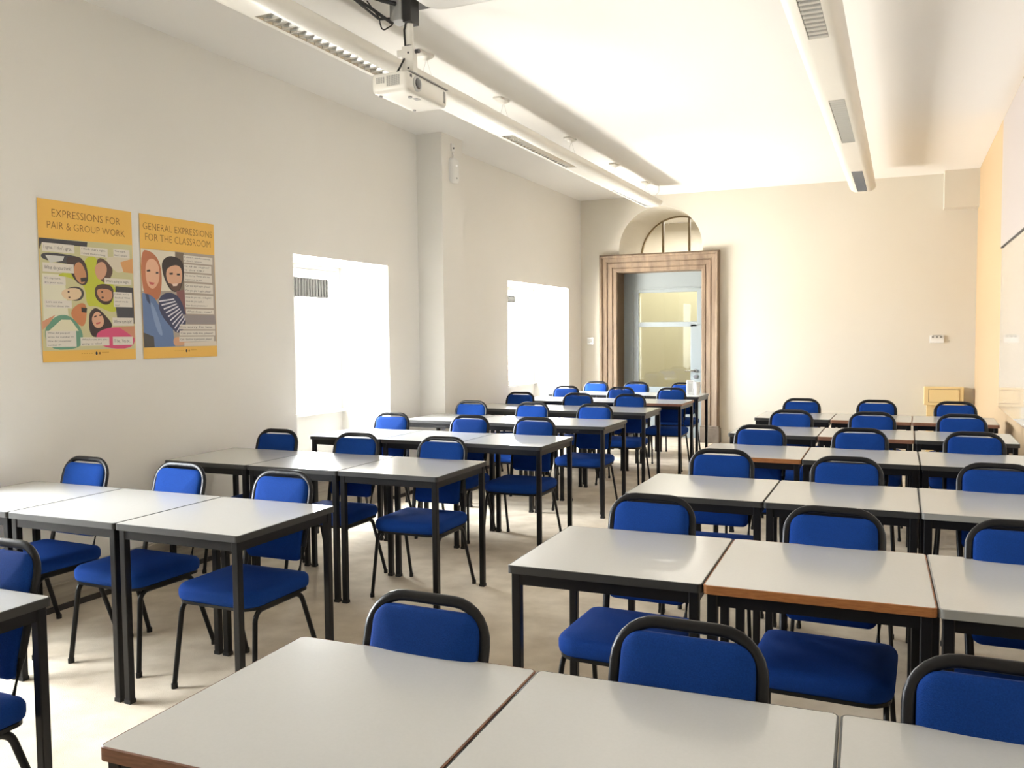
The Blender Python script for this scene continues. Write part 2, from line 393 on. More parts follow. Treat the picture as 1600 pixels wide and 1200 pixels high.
# ================================================================ SETTING
def struct(name, bm, m, parent=None, smooth=False):
    o = finish(name, bm, m, parent, smooth)
    if not parent: o['kind'] = 'structure'
    return o
struct('floor', bx(XW - .85, XR + .2, YN - .2, 15.2, -.15, 0), M_['carpet'])
struct('ceiling', bx(XW - .85, XR + .2, YN - .2, YE + .05, CZ, CZ + .2), M_['ceiling'])
wl = struct('wall_left', bx(XW - .75, XW, YN, YE + .1, -.05, CZ + .05), M_['wall'])
cs = []
for y0, y1, top in WINDOWS:
    cs.append(finish('c', bx(XW - .52, XW + .1, y0, y1, -.001, top), M_['wall']))
    cs.append(finish('c', bx(XW - .9, XW - .45, y0 + .05, y1 - .05, SILL, top - .04), M_['wall']))
cut(wl, cs)
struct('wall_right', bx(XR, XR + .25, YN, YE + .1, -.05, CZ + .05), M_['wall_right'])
struct('wall_near', bx(XW - .75, XR + .25, YN - .25, YN, -.05, CZ + .05), M_['wall'])
# far wall, one metre thick, with the doorway and the arched light over it
wf = struct('wall_far', bx(XW - .7, XR + .3, YE, YE + 1.15, -.05, CZ + .05), M_['wall_far'])
DX0, DX1 = -3.66, -2.48
ACX, AR, AZ = -3.055, .585, 2.635
c1 = finish('c', bx(DX0, DX1, YE - .1, YE + 1.3, -.001, 2.36), M_['wall'])
bm = bmesh.new()
prof = [(ACX - AR, 2.50), (ACX + AR, 2.50), (ACX + AR, AZ)] + [(ACX + AR * math.cos(PI * k / 40), AZ + AR * math.sin(PI * k / 40)) for k in range(1, 40)] + [(ACX - AR, AZ)]
quadloft(bm, [[Vector((x, y, z)) for x, z in prof] for y in (YE - .1, YE + 1.3)])
c2 = finish('c', bm, M_['wall'])
cut(wf, [c1, c2])
struct('wall_pier', bx(XW - .02, -3.94, 7.24, 7.66, 0, CZ), M_['wall'])
struct('trim_1', bx(.43, XR + .02, YE - .22, YE + .02, 2.93, CZ), M_['wall_far'])['kind'] = 'structure'   # boxed corner under the ceiling
# corridor seen through the door and arch
struct('floor_corridor', bx(-4.95, 1.12, YE + 1.0, 15.05, -.15, -.001), M_['carpet'])
struct('wall_corridor', bx(-4.95, 1.12, 14.9, 15.05, 0, 3.6), M_['wall_far'])
struct('ceiling_corridor', bx(-4.95, 1.12, YE + 1.10, 15.05, 3.36, 3.6), M_['ceiling'])
struct('wall_corridor_left', bx(-4.95, -4.85, YE + 1.0, 15.05, 0, 3.6), M_['wall_far'])
struct('wall_corridor_right', bx(1.02, 1.12, YE + 1.0, 15.05, 0, 3.6), M_['wall_far'])

# skirting along the walls
def skirting(name, y0, y1):
    bm = bx(XW - .01, XW + .035, y0, y1, .03, .215, bev=.004)
    box(bm, XW - .01, XW + .045, y0, y1, .14, .15)
    o = struct(name, bm, M_['skirt'])
    finish('skirting_foot', bx(XW - .01, XW + .042, y0, y1, 0, .03), M_['skirtbase'], o)
skirting('baseboard_left', YN, WINDOWS[0][0])
skirting('baseboard_left.001', WINDOWS[0][1], WINDOWS[1][0])
skirting('baseboard_left.002', WINDOWS[1][1], 7.24)
skirting('baseboard_left.003', 7.66, WINDOWS[2][0])
skirting('baseboard_left.004', WINDOWS[2][1], YE)
struct('baseboard_far', bx(-2.20, XR, YE - .02, YE + .02, 0, .17, bev=.004), M_['wall_far'])

# convector casings at the foot of the window niches
for i, (y0, y1, top) in enumerate(WINDOWS):
    t = empty('convector_casing', (XW - .12, (y0 + y1) / 2, 0))
    L = (y1 - y0) / 2 - .06
    tag(t, ['low grey convector casing under the window nearest the camera', 'low grey panelled convector casing in the niche of the window before the pier', 'low grey convector casing in the niche of the window near the door'][i], 'radiator casing', 'convector casings in the window niches')
    bm = bx(-.30, .09, -L, L, .0, .34)
    for z in (.09, .17, .25): box(bm, .085, .096, -L, L, z, z + .06)
    finish('casing', bm, M_['skirt'], t)
    finish('top_board', bx(-.31, .11, -L - .02, L + .02, .34, .365, bev=.004), M_['paintmetal'], t)

# windows: frame, mullions, glass, ventilation grille
for i, (y0, y1, top) in enumerate(WINDOWS):
    wn = empty('window_%d' % (i + 1), (XW - .52, (y0 + y1) / 2, SILL)); wn['kind'] = 'structure'
    hw = (y1 - y0) / 2 - .046; hh = top - .036 - SILL
    bm = bmesh.new()
    for a in ((-hw, -hw + .05, 0, hh), (hw - .05, hw, 0, hh), (-hw + .05, hw - .05, 0, .05), (-hw + .05, hw - .05, hh - .05, hh), (-.025, .025, .05, hh - .05)):
        box(bm, -.05, .0, a[0], a[1], a[2], a[3])
    finish('window_frame', bm, M_['winframe'], wn)
    for s in (-1, 1):
        finish('window_pane', bx(-.03, -.024, min(s * .025, s * (hw - .05)), max(s * .025, s * (hw - .05)), .05, hh - .05), M_['pane'], wn)
    finish('sill_board', bx(-.02, .05, -hw - .03, hw + .03, -.03, 0.0, bev=.005), M_['winframe'], wn)
    # ventilation grille high in the right-hand light
    gy1 = (6.50 if i == 1 else (10.66 if i == 2 else y1 - .2)) - (y0 + y1) / 2
    gz = (1.82, 1.99) if i == 1 else (1.90, 1.995)
    g = finish('ventilation_grille', bx(0.0, .012, gy1 - .52, gy1, gz[0] - SILL, gz[0] - SILL + .012), M_['ventslat'], wn)
    bm = bmesh.new()
    for a in ((gy1 - .52, gy1, gz[1] - SILL - .012, gz[1] - SILL), (gy1 - .012, gy1, gz[0] - SILL, gz[1] - SILL), (gy1 - .52, gy1 - .508, gz[0] - SILL, gz[1] - SILL)):
        box(bm, .0, .012, *a)
    if i == 1:
        box(bm, .004, .010, gy1 - .515, gy1 - .005, gz[0] - SILL + .004, gz[1] - SILL - .004, mi=1)
        for k in range(13): box(bm, .008, .018, gy1 - .50 + k * .04, gy1 - .50 + k * .04 + .022, gz[0] - SILL + .01, gz[1] - SILL - .01)
    else: box(bm, -.004, .008, gy1 - .51, gy1 - .01, gz[0] - SILL + .01, gz[1] - SILL - .01)
    finish('grille_slats', bm, [M_['ventslat'], M_['ventgrey']] if i == 1 else M_['cable'], g)

# ---- stone door surround
t = empty('stone_doorcase', ((DX0 + DX1) / 2, YE, 0))
tag(t, 'moulded brown stone surround of the far doorway', 'door surround')
cxm = (DX0 + DX1) / 2
PROF = [(0, .30), (0, -.02), (.012, -.035), (.05, -.035), (.055, -.025), (.065, -.025), (.07, -.045), (.125, -.05), (.13, -.04), (.14, -.04), (.145, -.06), (.195, -.07), (.205, -.095), (.225, -.10), (.232, -.085), (.245, -.08), (.245, .0)]   # (outwards from the opening, towards the room)
bm = bmesh.new()
hw, top = (DX1 - DX0) / 2, 2.335
path = [((-hw, .22), (-1, 0)), ((-hw, top), (-1, 1)), ((hw, top), (1, 1)), ((hw, .22), (1, 0))]
rings = [[Vector((x + ox * o, d, z + oz * o)) for o, d in PROF] for (x, z), (ox, oz) in path]
quadloft(bm, rings, close=True, cap=True)
finish('architrave', bm, M_['stone'], t)
for s in (-1, 1):
    a, b = sorted((s * (hw + .0), s * (hw + .262)))
    bm = bx(a, b, -.115, .28, 0, .20, bev=.006)
    box(bm, a + (0 if s > 0 else .01), b - (.01 if s > 0 else 0), -.105, .28, .195, .225, bev=.004)
    finish('plinth_block', bm, M_['plinth'], t)

# ---- glazed door in its grey frame
YD = YE + .30
d = empty('door_1', (cxm, YD, 0)); d['kind'] = 'structure'
def dx(x): return x - cxm
bm = bmesh.new()
box(bm, dx(DX0), dx(-3.53), 0, .07, 0, 2.36)
box(bm, dx(-2.555), dx(DX1), 0, .07, 0, 2.36)
box(bm, dx(-3.53), dx(-2.555), 0, .07, 2.105, 2.36)
box(bm, dx(-3.545), dx(-3.525), -.015, .0, 0, 2.12); box(bm, dx(-2.56), dx(-2.545), -.015, 0, 0, 2.12); box(bm, dx(-3.545), dx(-2.545), -.015, .0, 2.10, 2.12)
finish('door_frame', bm, M_['doorpaint'], d)
bm = bmesh.new()
for a in ((-3.52, -3.445, .01, 2.10), (-2.70, -2.56, .01, 1.60), (-2.61, -2.56, 1.60, 2.10), (-3.445, -2.61, 2.055, 2.10), (-3.445, -2.61, 1.57, 1.64)):
    box(bm, dx(a[0]), dx(a[1]), .005, .05, a[2], a[3], bev=.003)
box(bm, dx(-3.445), dx(-2.70), .012, .045, .01, .72)
finish('door_leaf', bm, M_['doorpaint'], d)
finish('door_glass', bx(dx(-3.445), dx(-2.61), .02, .028, 1.64, 2.055), M_['doorglass'], d)
finish('door_glass', bx(dx(-3.445), dx(-2.70), .02, .028, .72, 1.57), M_['doorglass'], d)
bm = bmesh.new()
tube(bm, fillet([(dx(-2.625), .0, .955), (dx(-2.625), -.055, .955), (dx(-2.765), -.055, .955)], .02), .009)
h = finish('door_handle', bm, M_['chrome'], d, True)
bm = bmesh.new()
for z, r in ((.955, .024), (.87, .030)): tube(bm, [(dx(-2.625), .006, z), (dx(-2.625), -.012, z)], r, n=20)
finish('lock_plate', bm, M_['chrome'], d, True)

# ---- arched light over the door
a = empty('window_4', (ACX, YE + 1.12, AZ)); a['kind'] = 'structure'
bm = bmesh.new()
arc = [(AR * math.cos(PI * k / 40), AR * math.sin(PI * k / 40)) for k in range(41)]
arci = [((AR - .02) * math.cos(PI * k / 40), (AR - .02) * math.sin(PI * k / 40)) for k in range(41)]
for (p, q), (p2, q2) in zip(zip(arc[:-1], arc[1:]), zip(arci[:-1], arci[1:])):
    vs = [bm.verts.new((x, y, z)) for y in (0, .04) for x, z in (p, q, q2, p2)]
    for f in ((0, 1, 2, 3), (7, 6, 5, 4), (3, 2, 6, 7), (0, 4, 5, 1)): bm.faces.new([vs[i] for i in f])
for x in (-3.30 - ACX, -2.905 - ACX):
    z1 = math.sqrt(AR * AR - x * x); box(bm, x - .014, x + .014, -.01, .04, -.13, z1)
box(bm, -AR, AR, 0, .04, -.13, -.10)
finish('window_frame', bm, mat('brown_window_paint', srgb(150, 132, 100), 0.5), a)
bm = bmesh.new()
quadloft(bm, [[Vector((x, y, z)) for x, z in [(-AR, -.12), (AR, -.12)] + arc] for y in (.018, .024)])
finish('window_pane', bm, M_['pane'], a)

# ================================================================ CHAIRS
SEAT_Z = .445
def back_pt(x, s, c):
    """x across, s up along the leaning back, c towards the sitter"""
    b0 = Vector((0, .165, .47)); dr = Vector((0, .105, .40)).normalized(); nr = Vector((0, -dr.z, dr.y))
    p = b0 + dr * s + nr * c
    return Vector((x, p.y, p.z))
def make_chair():
    r = empty('classroom_chair')
    bm = bmesh.new()
    pad(bm, .43, .41, (.085, .085, .05, .05), [(.012, -.062), (.003, -.054), (0, -.04), (0, -.022), (.004, -.012), (.012, -.003), (.03, .003)],
        lambda a, b, c: Vector((a, b - .03, SEAT_Z + c)), n=6, crown=.012)
    finish('seat', bm, M_['blue'], r, True, 60)
    bm = bmesh.new()
    pad(bm, .415, .39, (.08, .08, .045, .045), [(0, -.012), (0, 0)], lambda a, b, c: Vector((a, b - .03, SEAT_Z - .062 + c)), n=6)
    finish('seat_pan', bm, M_['steel'], r)
    bm = bmesh.new()
    pad(bm, .288, .360, (.03, .03, .04, .04), [(.012, -.020), (.0, -.012), (0, .006), (.003, .013), (.012, .019), (.03, .023)],
        lambda a, b, c: back_pt(a * (1 + .03 * (b < 0)), b + .1925 + (.010 * (1 - (a / .15) ** 2) if b > 0 else 0), c), n=6, crown=.008)
    finish('backrest', bm, M_['blue'], r, True, 60)
    pts = [(-.145, -.10, .368), (-.149, .138, .368), tuple(back_pt(-.157, .08, 0)), tuple(back_pt(-.157, .40, 0)), tuple(back_pt(.157, .40, 0)), tuple(back_pt(.157, .08, 0)), (.149, .138, .368), (.145, -.10, .368)]
    pth = fillet(pts, [.05, .02, .09, .09, .02, .05], 7)
    bm = bmesh.new()
    n = 10; prev = None; rings = []
    for i, p in enumerate(pth):
        tt = (pth[min(i + 1, len(pth) - 1)] - pth[max(i - 1, 0)]).normalized()
        X = Vector((1, 0, 0)); yz = Vector((0, tt.y, tt.z))
        # flat side faces the sitter: thin axis is normal to the plane of the loop
        if abs(tt.x) > .999 or p.z > .50:
            thin = Vector((0, -.967, .254))
        else:
            thin = Vector((0, -tt.z, tt.y)).normalized() if yz.length > .1 else Vector((0, -.952, .305))
        thin = (thin - tt * thin.dot(tt)).normalized()
        wide = tt.cross(thin)
        rings.append([p + wide * (.0135 * math.cos(2 * PI * j / n)) + thin * (.009 * math.sin(2 * PI * j / n)) for j in range(n)])
    quadloft(bm, rings)
    finish('back_frame', bm, M_['steel'], r, True, 60)
    for s in (-1, 1):
        x = s * .192
        front = fillet([(s * .213, -.225, .012), (x, -.185, .366), (x, .0, .366)], .05, 6)
        rear = fillet([(s * .213, .225, .012), (x, .11, .366), (x, .0, .366)], .055, 6)
        for pth2 in (front, rear):
            bm = bmesh.new()
            tube(bm, pth2, .0125, .009, n=10, ref=(1, 0, 0))
            lg = finish('leg', bm, M_['steel'], r, True, 60)
            p0 = pth2[0]
            bm = bmesh.new(); tube(bm, [(p0.x, p0.y, 0), (p0.x, p0.y, .022)], .0145, .012, n=10, ref=(1, 0, 0))
            finish('foot_cap', bm, M_['rubber'], lg, True)
    return r
chair0 = make_chair(); used = [False]
ORD = ['front', 'second', 'third', 'fourth', 'fifth', 'sixth', 'seventh', 'back']
def chair(x, ytop, rz, label, group, yfar=0):
    o = chair0 if not used[0] else copy_tree(chair0); used[0] = True
    o.location = (x * .98, max(ytop * .98, yfar + .045) - .275, 0); o.rotation_euler = (0, 0, rz)
    tag(o, label, 'chair', group)
    return o

# ================================================================ TABLES
TW, TZ = .6253, .74
def make_table(edge):
    r = empty('classroom_table')
    g = .0015
    bm = bmesh.new()
    pad(bm, TW - 2 * g - .006, TW - 2 * g - .006, .012, [(0, -.026), (0, -.0015), (.0015, 0)], lambda a, b, c: Vector((a + TW / 2, b + TW / 2, TZ + c)), n=4)
    finish('tabletop', bm, M_['top'], r)
    bm = bmesh.new()
    o = rrect(TW - 2 * g, TW - 2 * g, .014, 4); i_ = rrect(TW - 2 * g - .006, TW - 2 * g - .006, .012, 4)
    R_ = lambda ol, z: [bm.verts.new((a + TW / 2, b + TW / 2, z)) for a, b in ol]
    A, B_, Cc, D = R_(o, TZ - .026), R_(o, TZ - .0015), R_(i_, TZ + .0002), R_(i_, TZ - .026)
    for p, q in ((A, B_), (B_, Cc), (Cc, D), (D, A)):
        for k in range(len(p)): bm.faces.new((p[k], p[(k + 1) % len(p)], q[(k + 1) % len(p)], q[k]))
    finish('edge_strip', bm, M_[edge], r)
    s = .030; e = .012
    bm = bmesh.new()
    for (x0, x1, y0, y1) in ((e + s, TW - e - s, e + .004, e + .026), (e + s, TW - e - s, TW - e - .026, TW - e - .004), (e + .004, e + .026, e + s, TW - e - s), (TW - e - .026, TW - e - .004, e + s, TW - e - s)):
        box(bm, x0, x1, y0, y1, TZ - .026 - .038, TZ - .026)
    finish('frame', bm, M_['steel'], r)
    for x in (e, TW - e - s):
        for y in (e, TW - e - s):
            lg = finish('leg', bx(x, x + s, y, y + s, .012, TZ - .026, bev=.003, seg=1), M_['steel'], r)
            finish('foot_cap', bx(x - .001, x + s + .001, y - .001, y + s + .001, 0, .016), M_['rubber'], lg)
    return r
protos = {}
def table(x, y, rz, edge, label, group):
    if edge not in protos: o = protos[edge] = make_table(edge)
    else: o = copy_tree(protos[edge])
    o.location = (x, y, 0); o.rotation_euler = (0, 0, rz)
    tag(o, label, 'table', group)
    return o
EN = {'edge_dark': 'dark-edged', 'edge_grey': 'grey-edged', 'edge_wood': 'orange-edged', 'edge_brown': 'brown-edged'}
K, G_, Wd, Br = 'edge_dark', 'edge_grey', 'edge_wood', 'edge_brown'
RIGHT = [(-1.327, 1.097, .036, (Br, K, K)), (-1.152, 2.512, .025, (K, Wd, G_)), (-1.170, 3.875, .004, (K, K, G_)),
         (-1.149, 5.250, .009, (Wd, K, K)), (-1.165, 6.482, -.009, (K, Br, K)), (-1.170, 7.754, -.020, (K, Br, Br))]
POSR = ['aisle-side', 'middle', 'wall-side']
for i, (x0, y0, th, ed) in enumerate(RIGHT):
    for j in range(3):
        table(x0 + j * TW * math.cos(th), y0 + j * TW * math.sin(th), th, ed[j],
              'grey %s square table, %s table of the %s row in the right-hand block' % (EN[ed[j]], POSR[j], ORD[i] if i < 5 else 'farthest'), 'square tables of the right-hand block')
LEFT = [(-2.211, 1.713 - TW, .02, (K,)), (-2.245, 2.501, .012, (K, K, K)), (-2.204, 3.951, .014, (K, K, K)), (-2.160, 5.278, -.006, (K, K, K)),
        (-2.150, 6.590, -.006, (K, K, K)), (-2.175, 7.888, .010, (K, K, K)), (-2.093, 8.995, .003, (Br, K, K)), (-2.142, 10.064, .008, (K, K, K))]
for i, (x0, y0, th, ed) in enumerate(LEFT):
    for j in range(len(ed)):
        k = j + 1
        table(x0 - k * TW * math.cos(th), y0 - k * TW * math.sin(th), th, ed[j],
              'grey %s square table, %s table of the %s row in the left-hand block' % (EN[ed[j]], ['aisle-side', 'middle', 'window-side'][j], ORD[i]), 'square tables of the left-hand block')
CR = [[(-1.04, 1.82), (-.42, 1.86), (.18, 1.86)], [(-.88, 3.29), (-.22, 3.28), (.37, 3.26)], [(-.87, 4.72), (-.24, 4.64), (.42, 4.62)],
      [(-.87, 6.03), (-.24, 6.03), (.41, 6.02)], [(-.81, 7.25), (-.21, 7.22), (.41, 7.19)], [(-.85, 8.56), (-.20, 8.51), (.44, 8.47)]]
for i, row in enumerate(CR):
    for j, (x, y) in enumerate(row):
        chair(x, y, random.uniform(-.03, .03), 'blue padded chair with black frame behind the %s table of the %s row, right-hand block' % (POSR[j], ORD[i] if i < 5 else 'farthest'), 'blue chairs of the right-hand block', RIGHT[i][1] + TW)
CL = [[None, None, (-2.55, 1.82)], [(-3.93, 3.27), (-3.30, 3.30), (-2.63, 3.27)], [(-3.85, 4.73), (-3.20, 4.69), (-2.57, 4.70)],
      [(-3.79, 6.06), (-3.07, 6.06), (-2.52, 6.02)], [(-3.735, 7.40), (-3.11, 7.36), (-2.50, 7.37)], [(-3.81, 8.66), (-3.13, 8.62), (-2.56, 8.70)],
      [(-3.71, 9.91), (-3.01, 9.84), (-2.40, 9.75)], [(-3.68, 10.84), (-3.13, 10.90), (-2.51, 10.90)]]
for i, row in enumerate(CL):
    for j, v in enumerate(row):
        if v: chair(v[0], v[1], random.uniform(-.03, .03), 'blue padded chair with black frame behind the %s table of the %s row, left-hand block' % (['window-side', 'middle', 'aisle-side'][j], ORD[i]), 'blue chairs of the left-hand block', LEFT[i][1] + TW)

# ================================================================ CEILING LUMINAIRES
def luminaire(xc, y0, y1, louvres, cups, label, zb=3.10):
    t = empty('linear_luminaire', (xc, y0, zb)); L = y1 - y0
    tag(t, label, 'ceiling light', 'long suspended luminaires')
    side = [(.054, 0), (.085, .003), (.120, .022), (.140, .050), (.142, .066), (.130, .076), (.06, .088), (0, .09)]
    solid = [(x, z) for x, z in side] + [(-x, z) for x, z in reversed(side[:-1])]
    chan = [(x, z) for x, z in side] + [(-x, z) for x, z in reversed(side[:-1])] + [(-.054, .05), (.054, .05)]
    bm = bmesh.new()
    cur = 0.0; segs = []
    for a, b in louvres:
        segs.append((cur, a - y0, False)); segs.append((a - y0, b - y0, True)); cur = b - y0
    segs.append((cur, L, False))
    for a, b, ch in segs:
        if b - a < .005: continue
        pr = chan if ch else solid
        quadloft(bm, [[Vector((x, y, z)) for x, z in pr] for y in (a, b)])
    finish('housing', bm, M_['paintmetal'], t, True, 30)
    for a, b in louvres:
        a -= y0; b -= y0
        bm = bmesh.new()
        n = int((b - a) / .068)
        for s in (-1, 1):      # curved side reflectors
            pr = [(s * .053, .001), (s * .051, .018), (s * .044, .034), (s * .034, .046), (s * .040, .048), (s * .0535, .04)]
            quadloft(bm, [[Vector((x, y, z)) for x, z in pr] for y in (a + .002, b - .002)])
        for k in range(n + 1):  # V-shaped cross blades
            y = a + .006 + (b - a - .012) * k / n
            pr = [(y - .008, .030), (y + .008, .030), (y + .001, .001), (y - .001, .001)]
            quadloft(bm, [[Vector((x, yy, z)) for yy, z in pr] for x in (-.05, .05)])
        lv = finish('louvre', bm, M_['alu'], t)
        bm = bmesh.new(); tube(bm, [(0, a + .04, .040), (0, b - .04, .040)], .008, n=12)
        finish('fluorescent_tube', bm, M_['tube'], lv, True)
    for cy in cups:
        bm = bmesh.new()
        tube(bm, [(0, cy - y0, CZ - zb), (0, cy - y0, CZ - zb - .012), (0, cy - y0, CZ - zb - .03)], .052, n=20, radii=[1, .95, .3])
        box(bm, -.035, .035, cy - y0 - .13, cy - y0 - .05, CZ - zb - .018, CZ - zb, bev=.003)
        c = finish('ceiling_rose', bm, M_['paintmetal'], t, True)
        bm = bmesh.new()
        for s in (-1, 1): tube(bm, [(0, cy - y0, CZ - zb - .02), (s * .05, cy - y0, .088)], .0012, n=5)
        finish('suspension_wire', bm, M_['chrome'], t)
    return t
lum = luminaire(-2.965, -1.4, 11.06, [(.60, 2.10), (3.585, 5.08), (6.565, 8.08), (9.55, 10.98)], [.6, 2.2, 3.7, 5.25, 6.50, 8.08, 9.50, 11.0 - .2], 'long white suspended luminaire on the window side, passing behind the projector')
bm = bmesh.new()
tube(bm, fillet([(.10, 12.44, .27), (.10, 12.44, .19), (.04, 12.42, .11), (-.01, 12.40, .088)], .03), .004, n=8)
finish('power_cable', bm, M_['lightgrey'], lum, True)
luminaire(-.446, -1.4, 11.03, [(.60, 2.10), (3.62, 5.19), (6.59, 8.115), (9.59, 10.98)], [.6, 3.7, 6.5, 9.5], 'long white suspended luminaire on the whiteboard side of the ceiling')

# ================================================================ PROJECTOR
PX0, PX1, PY0, PY1, PZ = -2.665, -2.435, 4.10, 4.56, 2.90
pcx, pcy = (PX0 + PX1) / 2, (PY0 + PY1) / 2
t = empty('ceiling_projector', (pcx, pcy, PZ))
tag(t, 'white projector hanging from the ceiling on a short pole, lens towards the whiteboard wall', 'projector')
w2, l2 = (PX1 - PX0) / 2, (PY1 - PY0) / 2
bm = bmesh.new()
pad(bm, 2 * w2, 2 * l2, .03, [(.03, -.105), (.012, -.101), (.002, -.088), (0, -.07), (.0, -.012), (.004, -.004), (.012, 0)], lambda a, b, c: Vector((a, b, c)), n=5)
body = finish('projector_body', bm, M_['paintmetal'], t, True, 50)
bm = bmesh.new()
box(bm, -w2 + .004, w2 + .004, -l2 + .03, l2 - .004, -.001, .004)
finish('top_plate', bm, M_['midgrey'], t)
def slots(x0, x1, z0, z1, nx, nz):
    bm = bmesh.new()
    for a in range(nx):
        for b in range(nz):
            sx = (x1 - x0) / nx; sz = (z1 - z0) / nz
            box(bm, x0 + a * sx + sx * .12, x0 + a * sx + sx * .88, -l2 - .0012, -l2 + .004, z0 + b * sz + sz * .2, z0 + b * sz + sz * .8)
    return bm
finish('vent', slots(-.015, .070, -.074, -.018, 7, 12), M_['midgrey'], t)
finish('vent', slots(-.080, -.026, -.055, -.022, 4, 7), M_['midgrey'], t)
LY = -.125
bm = bmesh.new()
tube(bm, [(w2 - .004, LY, -.050), (w2 + .006, LY, -.050)], .042, n=28)
tube(bm, [(w2 + .006, LY, -.050), (w2 + .0075, LY, -.050)], .036, n=28)
lr = finish('lens_ring', bm, M_['lightgrey'], t, True)
bm = bmesh.new(); tube(bm, [(w2 + .006, LY, -.050), (w2 + .009, LY, -.050), (w2 + .011, LY, -.050)], .032, n=28, radii=[1, .9, .5])
finish('lens', bm, M_['lens'], lr, True)
finish('sensor_window', bx(w2 - .001, w2 + .002, LY - .075, LY - .055, -.03, -.014, bev=.001), M_['darkgrey'], t)
finish('vent', bx(w2 - .002, w2 + .0015, l2 - .055, l2 - .038, -.082, -.018), M_['midgrey'], t)
for (x, y, r) in ((.055, -.10, .012), (-.085, -.175, .009), (-.07, .16, .009)):
    bm = bmesh.new(); tube(bm, [(x, y, -.112), (x, y, -.100)], r, n=14)
    finish('foot', bm, M_['midgrey'], t, True)
bm = bmesh.new()
box(bm, .045, .075, -.06, -.015, -.1062, -.104); 
finish('base_hatch', bm, M_['midgrey'], t)
# bracket, pole and black junction box
bm = bmesh.new()
box(bm, -.045, .045, -.07, .07, .004, .012)
quadloft(bm, [[Vector((-.045, -.05, .012)), Vector((.045, -.05, .012)), Vector((.045, .05, .012)), Vector((-.045, .05, .012))],
              [Vector((-.028, -.03, .05)), Vector((.028, -.03, .05)), Vector((.028, .03, .05)), Vector((-.028, .03, .05))]])
box(bm, -.038, .036, -.028, .020, .04, .20, bev=.004)
box(bm, -.075, .030, -.020, .012, .145, .185, bev=.003)
finish('tilt_bracket', bm, M_['paintmetal'], t)
bm = bmesh.new()
for y, z in ((-.031, .16), (-.031, .075)): tube(bm, [(.005, y, z), (.005, y + .006, z)], .006, n=10)
tube(bm, [(.034, .0, .17), (.060, .0, .17)], .012, n=10)
finish('bolt', bm, M_['darkgrey'], t, True)
bm = bmesh.new(); tube(bm, [(0, 0, .19), (0, 0, CZ - PZ)], .021, n=20)
finish('pole', bm, M_['paintmetal'], t, True)
bm = bmesh.new(); tube(bm, [(0, 0, .19), (0, 0, .205)], .026, n=20); finish('pole_collar', bm, M_['darkgrey'], t, True)
top = CZ - PZ
finish('junction_box', bx(-.10, -.022, -.05, .05, top - .13, top - .01, bev=.004), M_['midgrey'], t)
finish('cable_cover', bx(-.018, .034, -.045, .05, top - .145, top, bev=.003), M_['cable'], t)
def cable(pts, r, rr=.04):
    bm = bmesh.new(); tube(bm, fillet(pts, rr, 5), r, n=8); return finish('cable', bm, M_['cable'], t, True)
cable([(-.02, -.03, .13), (-.035, -.05, .08), (-.075, -.05, .03), (-.12, -.02, .018)], .0055)
cable([(-.02, .02, .09), (-.05, .02, .06), (-.07, .04, .03), (-.10, .08, .012)], .006)
cable([(-.01, -.02, top - .14), (-.024, -.02, .29), (-.018, -.02, .2)], .006)
cable([(-.09, -.03, top - .14), (-.16, -.14, top - .08), (-.22, -.42, top - .03), (-.22, -1.1, top - .02)], .009)
cable([(-.09, .0, top - .10), (-.15, -.08, top - .12), (-.19, -.40, top - .05), (-.19, -1.1, top - .035)], .007)
cable([(-.06, -.05, top - .04), (-.10, -.12, top - .04), (-.25, -.44, top - .02), (-.26, -1.1, top - .015)], .012)
cable([(-.09, -.04, top - .15), (-.13, -.08, top - .19), (-.12, -.13, top - .13), (-.15, -.20, top - .06)], .004, .02)
finish('power_brick', bx(-.27, -.20, -.50, -.34, top - .05, top - .005, bev=.006), M_['cable'], t)
finish('ceiling_plate', bx(-.06, .09, -.10, .16, top - .012, top, bev=.002), M_['cable'], t)

# white housing under the ceiling next to the projector
t = empty('ceiling_housing', (-1.93, 3.80, CZ))
tag(t, 'big white rounded housing on the ceiling right of the projector pole', 'ceiling unit')
bm = bmesh.new()
pad(bm, .82, .80, .13, [(.06, -.17), (.03, -.165), (.01, -.15), (0, -.12), (0, 0)], lambda a, b, c: Vector((a, b, c)), n=8)
finish('housing_shell', bm, M_['white'], t, True, 60)
finish('brown_mark', bx(.10, .14, .26, .29, -.1712, -.1698), M_['copper'], t)

# ================================================================ SMALL FITTINGS
def thing1(name, loc, label, cat, rz=0, group=None):
    t = empty(name, loc, rz); return tag(t, label, cat, group)
t = thing1('access_point', (-3.94, 7.45, 3.045), 'white rounded wall box with a small light high on the pier', 'wall box')
bm = bmesh.new()
pad(bm, .15, .235, .045, [(0, 0), (0, .025), (.01, .036), (.03, .04)], lambda a, b, c: Vector((c, a, b)), n=6)
finish('cover', bm, M_['white'], t, True, 50)
bm = bmesh.new(); tube(bm, [(.038, .01, .045), (.042, .01, .045)], .008, n=12)
led = mat('white_indicator', (1, 1, 1, 1), .3); led.node_tree.nodes['Principled BSDF'].inputs['Emission Color'].default_value = (1, 1, .95, 1); led.node_tree.nodes['Principled BSDF'].inputs['Emission Strength'].default_value = 2.0
finish('indicator_light', bm, led, t, True)
bm = bmesh.new(); tube(bm, [(.036, .01, -.07), (.042, .01, -.07)], .008, n=12); finish('button', bm, M_['midgrey'], t, True)
bm = bmesh.new(); tube(bm, fillet([(.01, .0, .11), (.012, .0, .15), (.012, -.02, .165)], .015), .006, n=8); finish('cable', bm, M_['white'], t, True)
t = thing1('wall_sensor', (-3.94, 7.45, 3.262), 'tiny white sensor on the pier just above the rounded wall box', 'sensor')
finish('base', bx(0, .012, -.035, .035, -.035, .035, bev=.003), M_['white'], t)
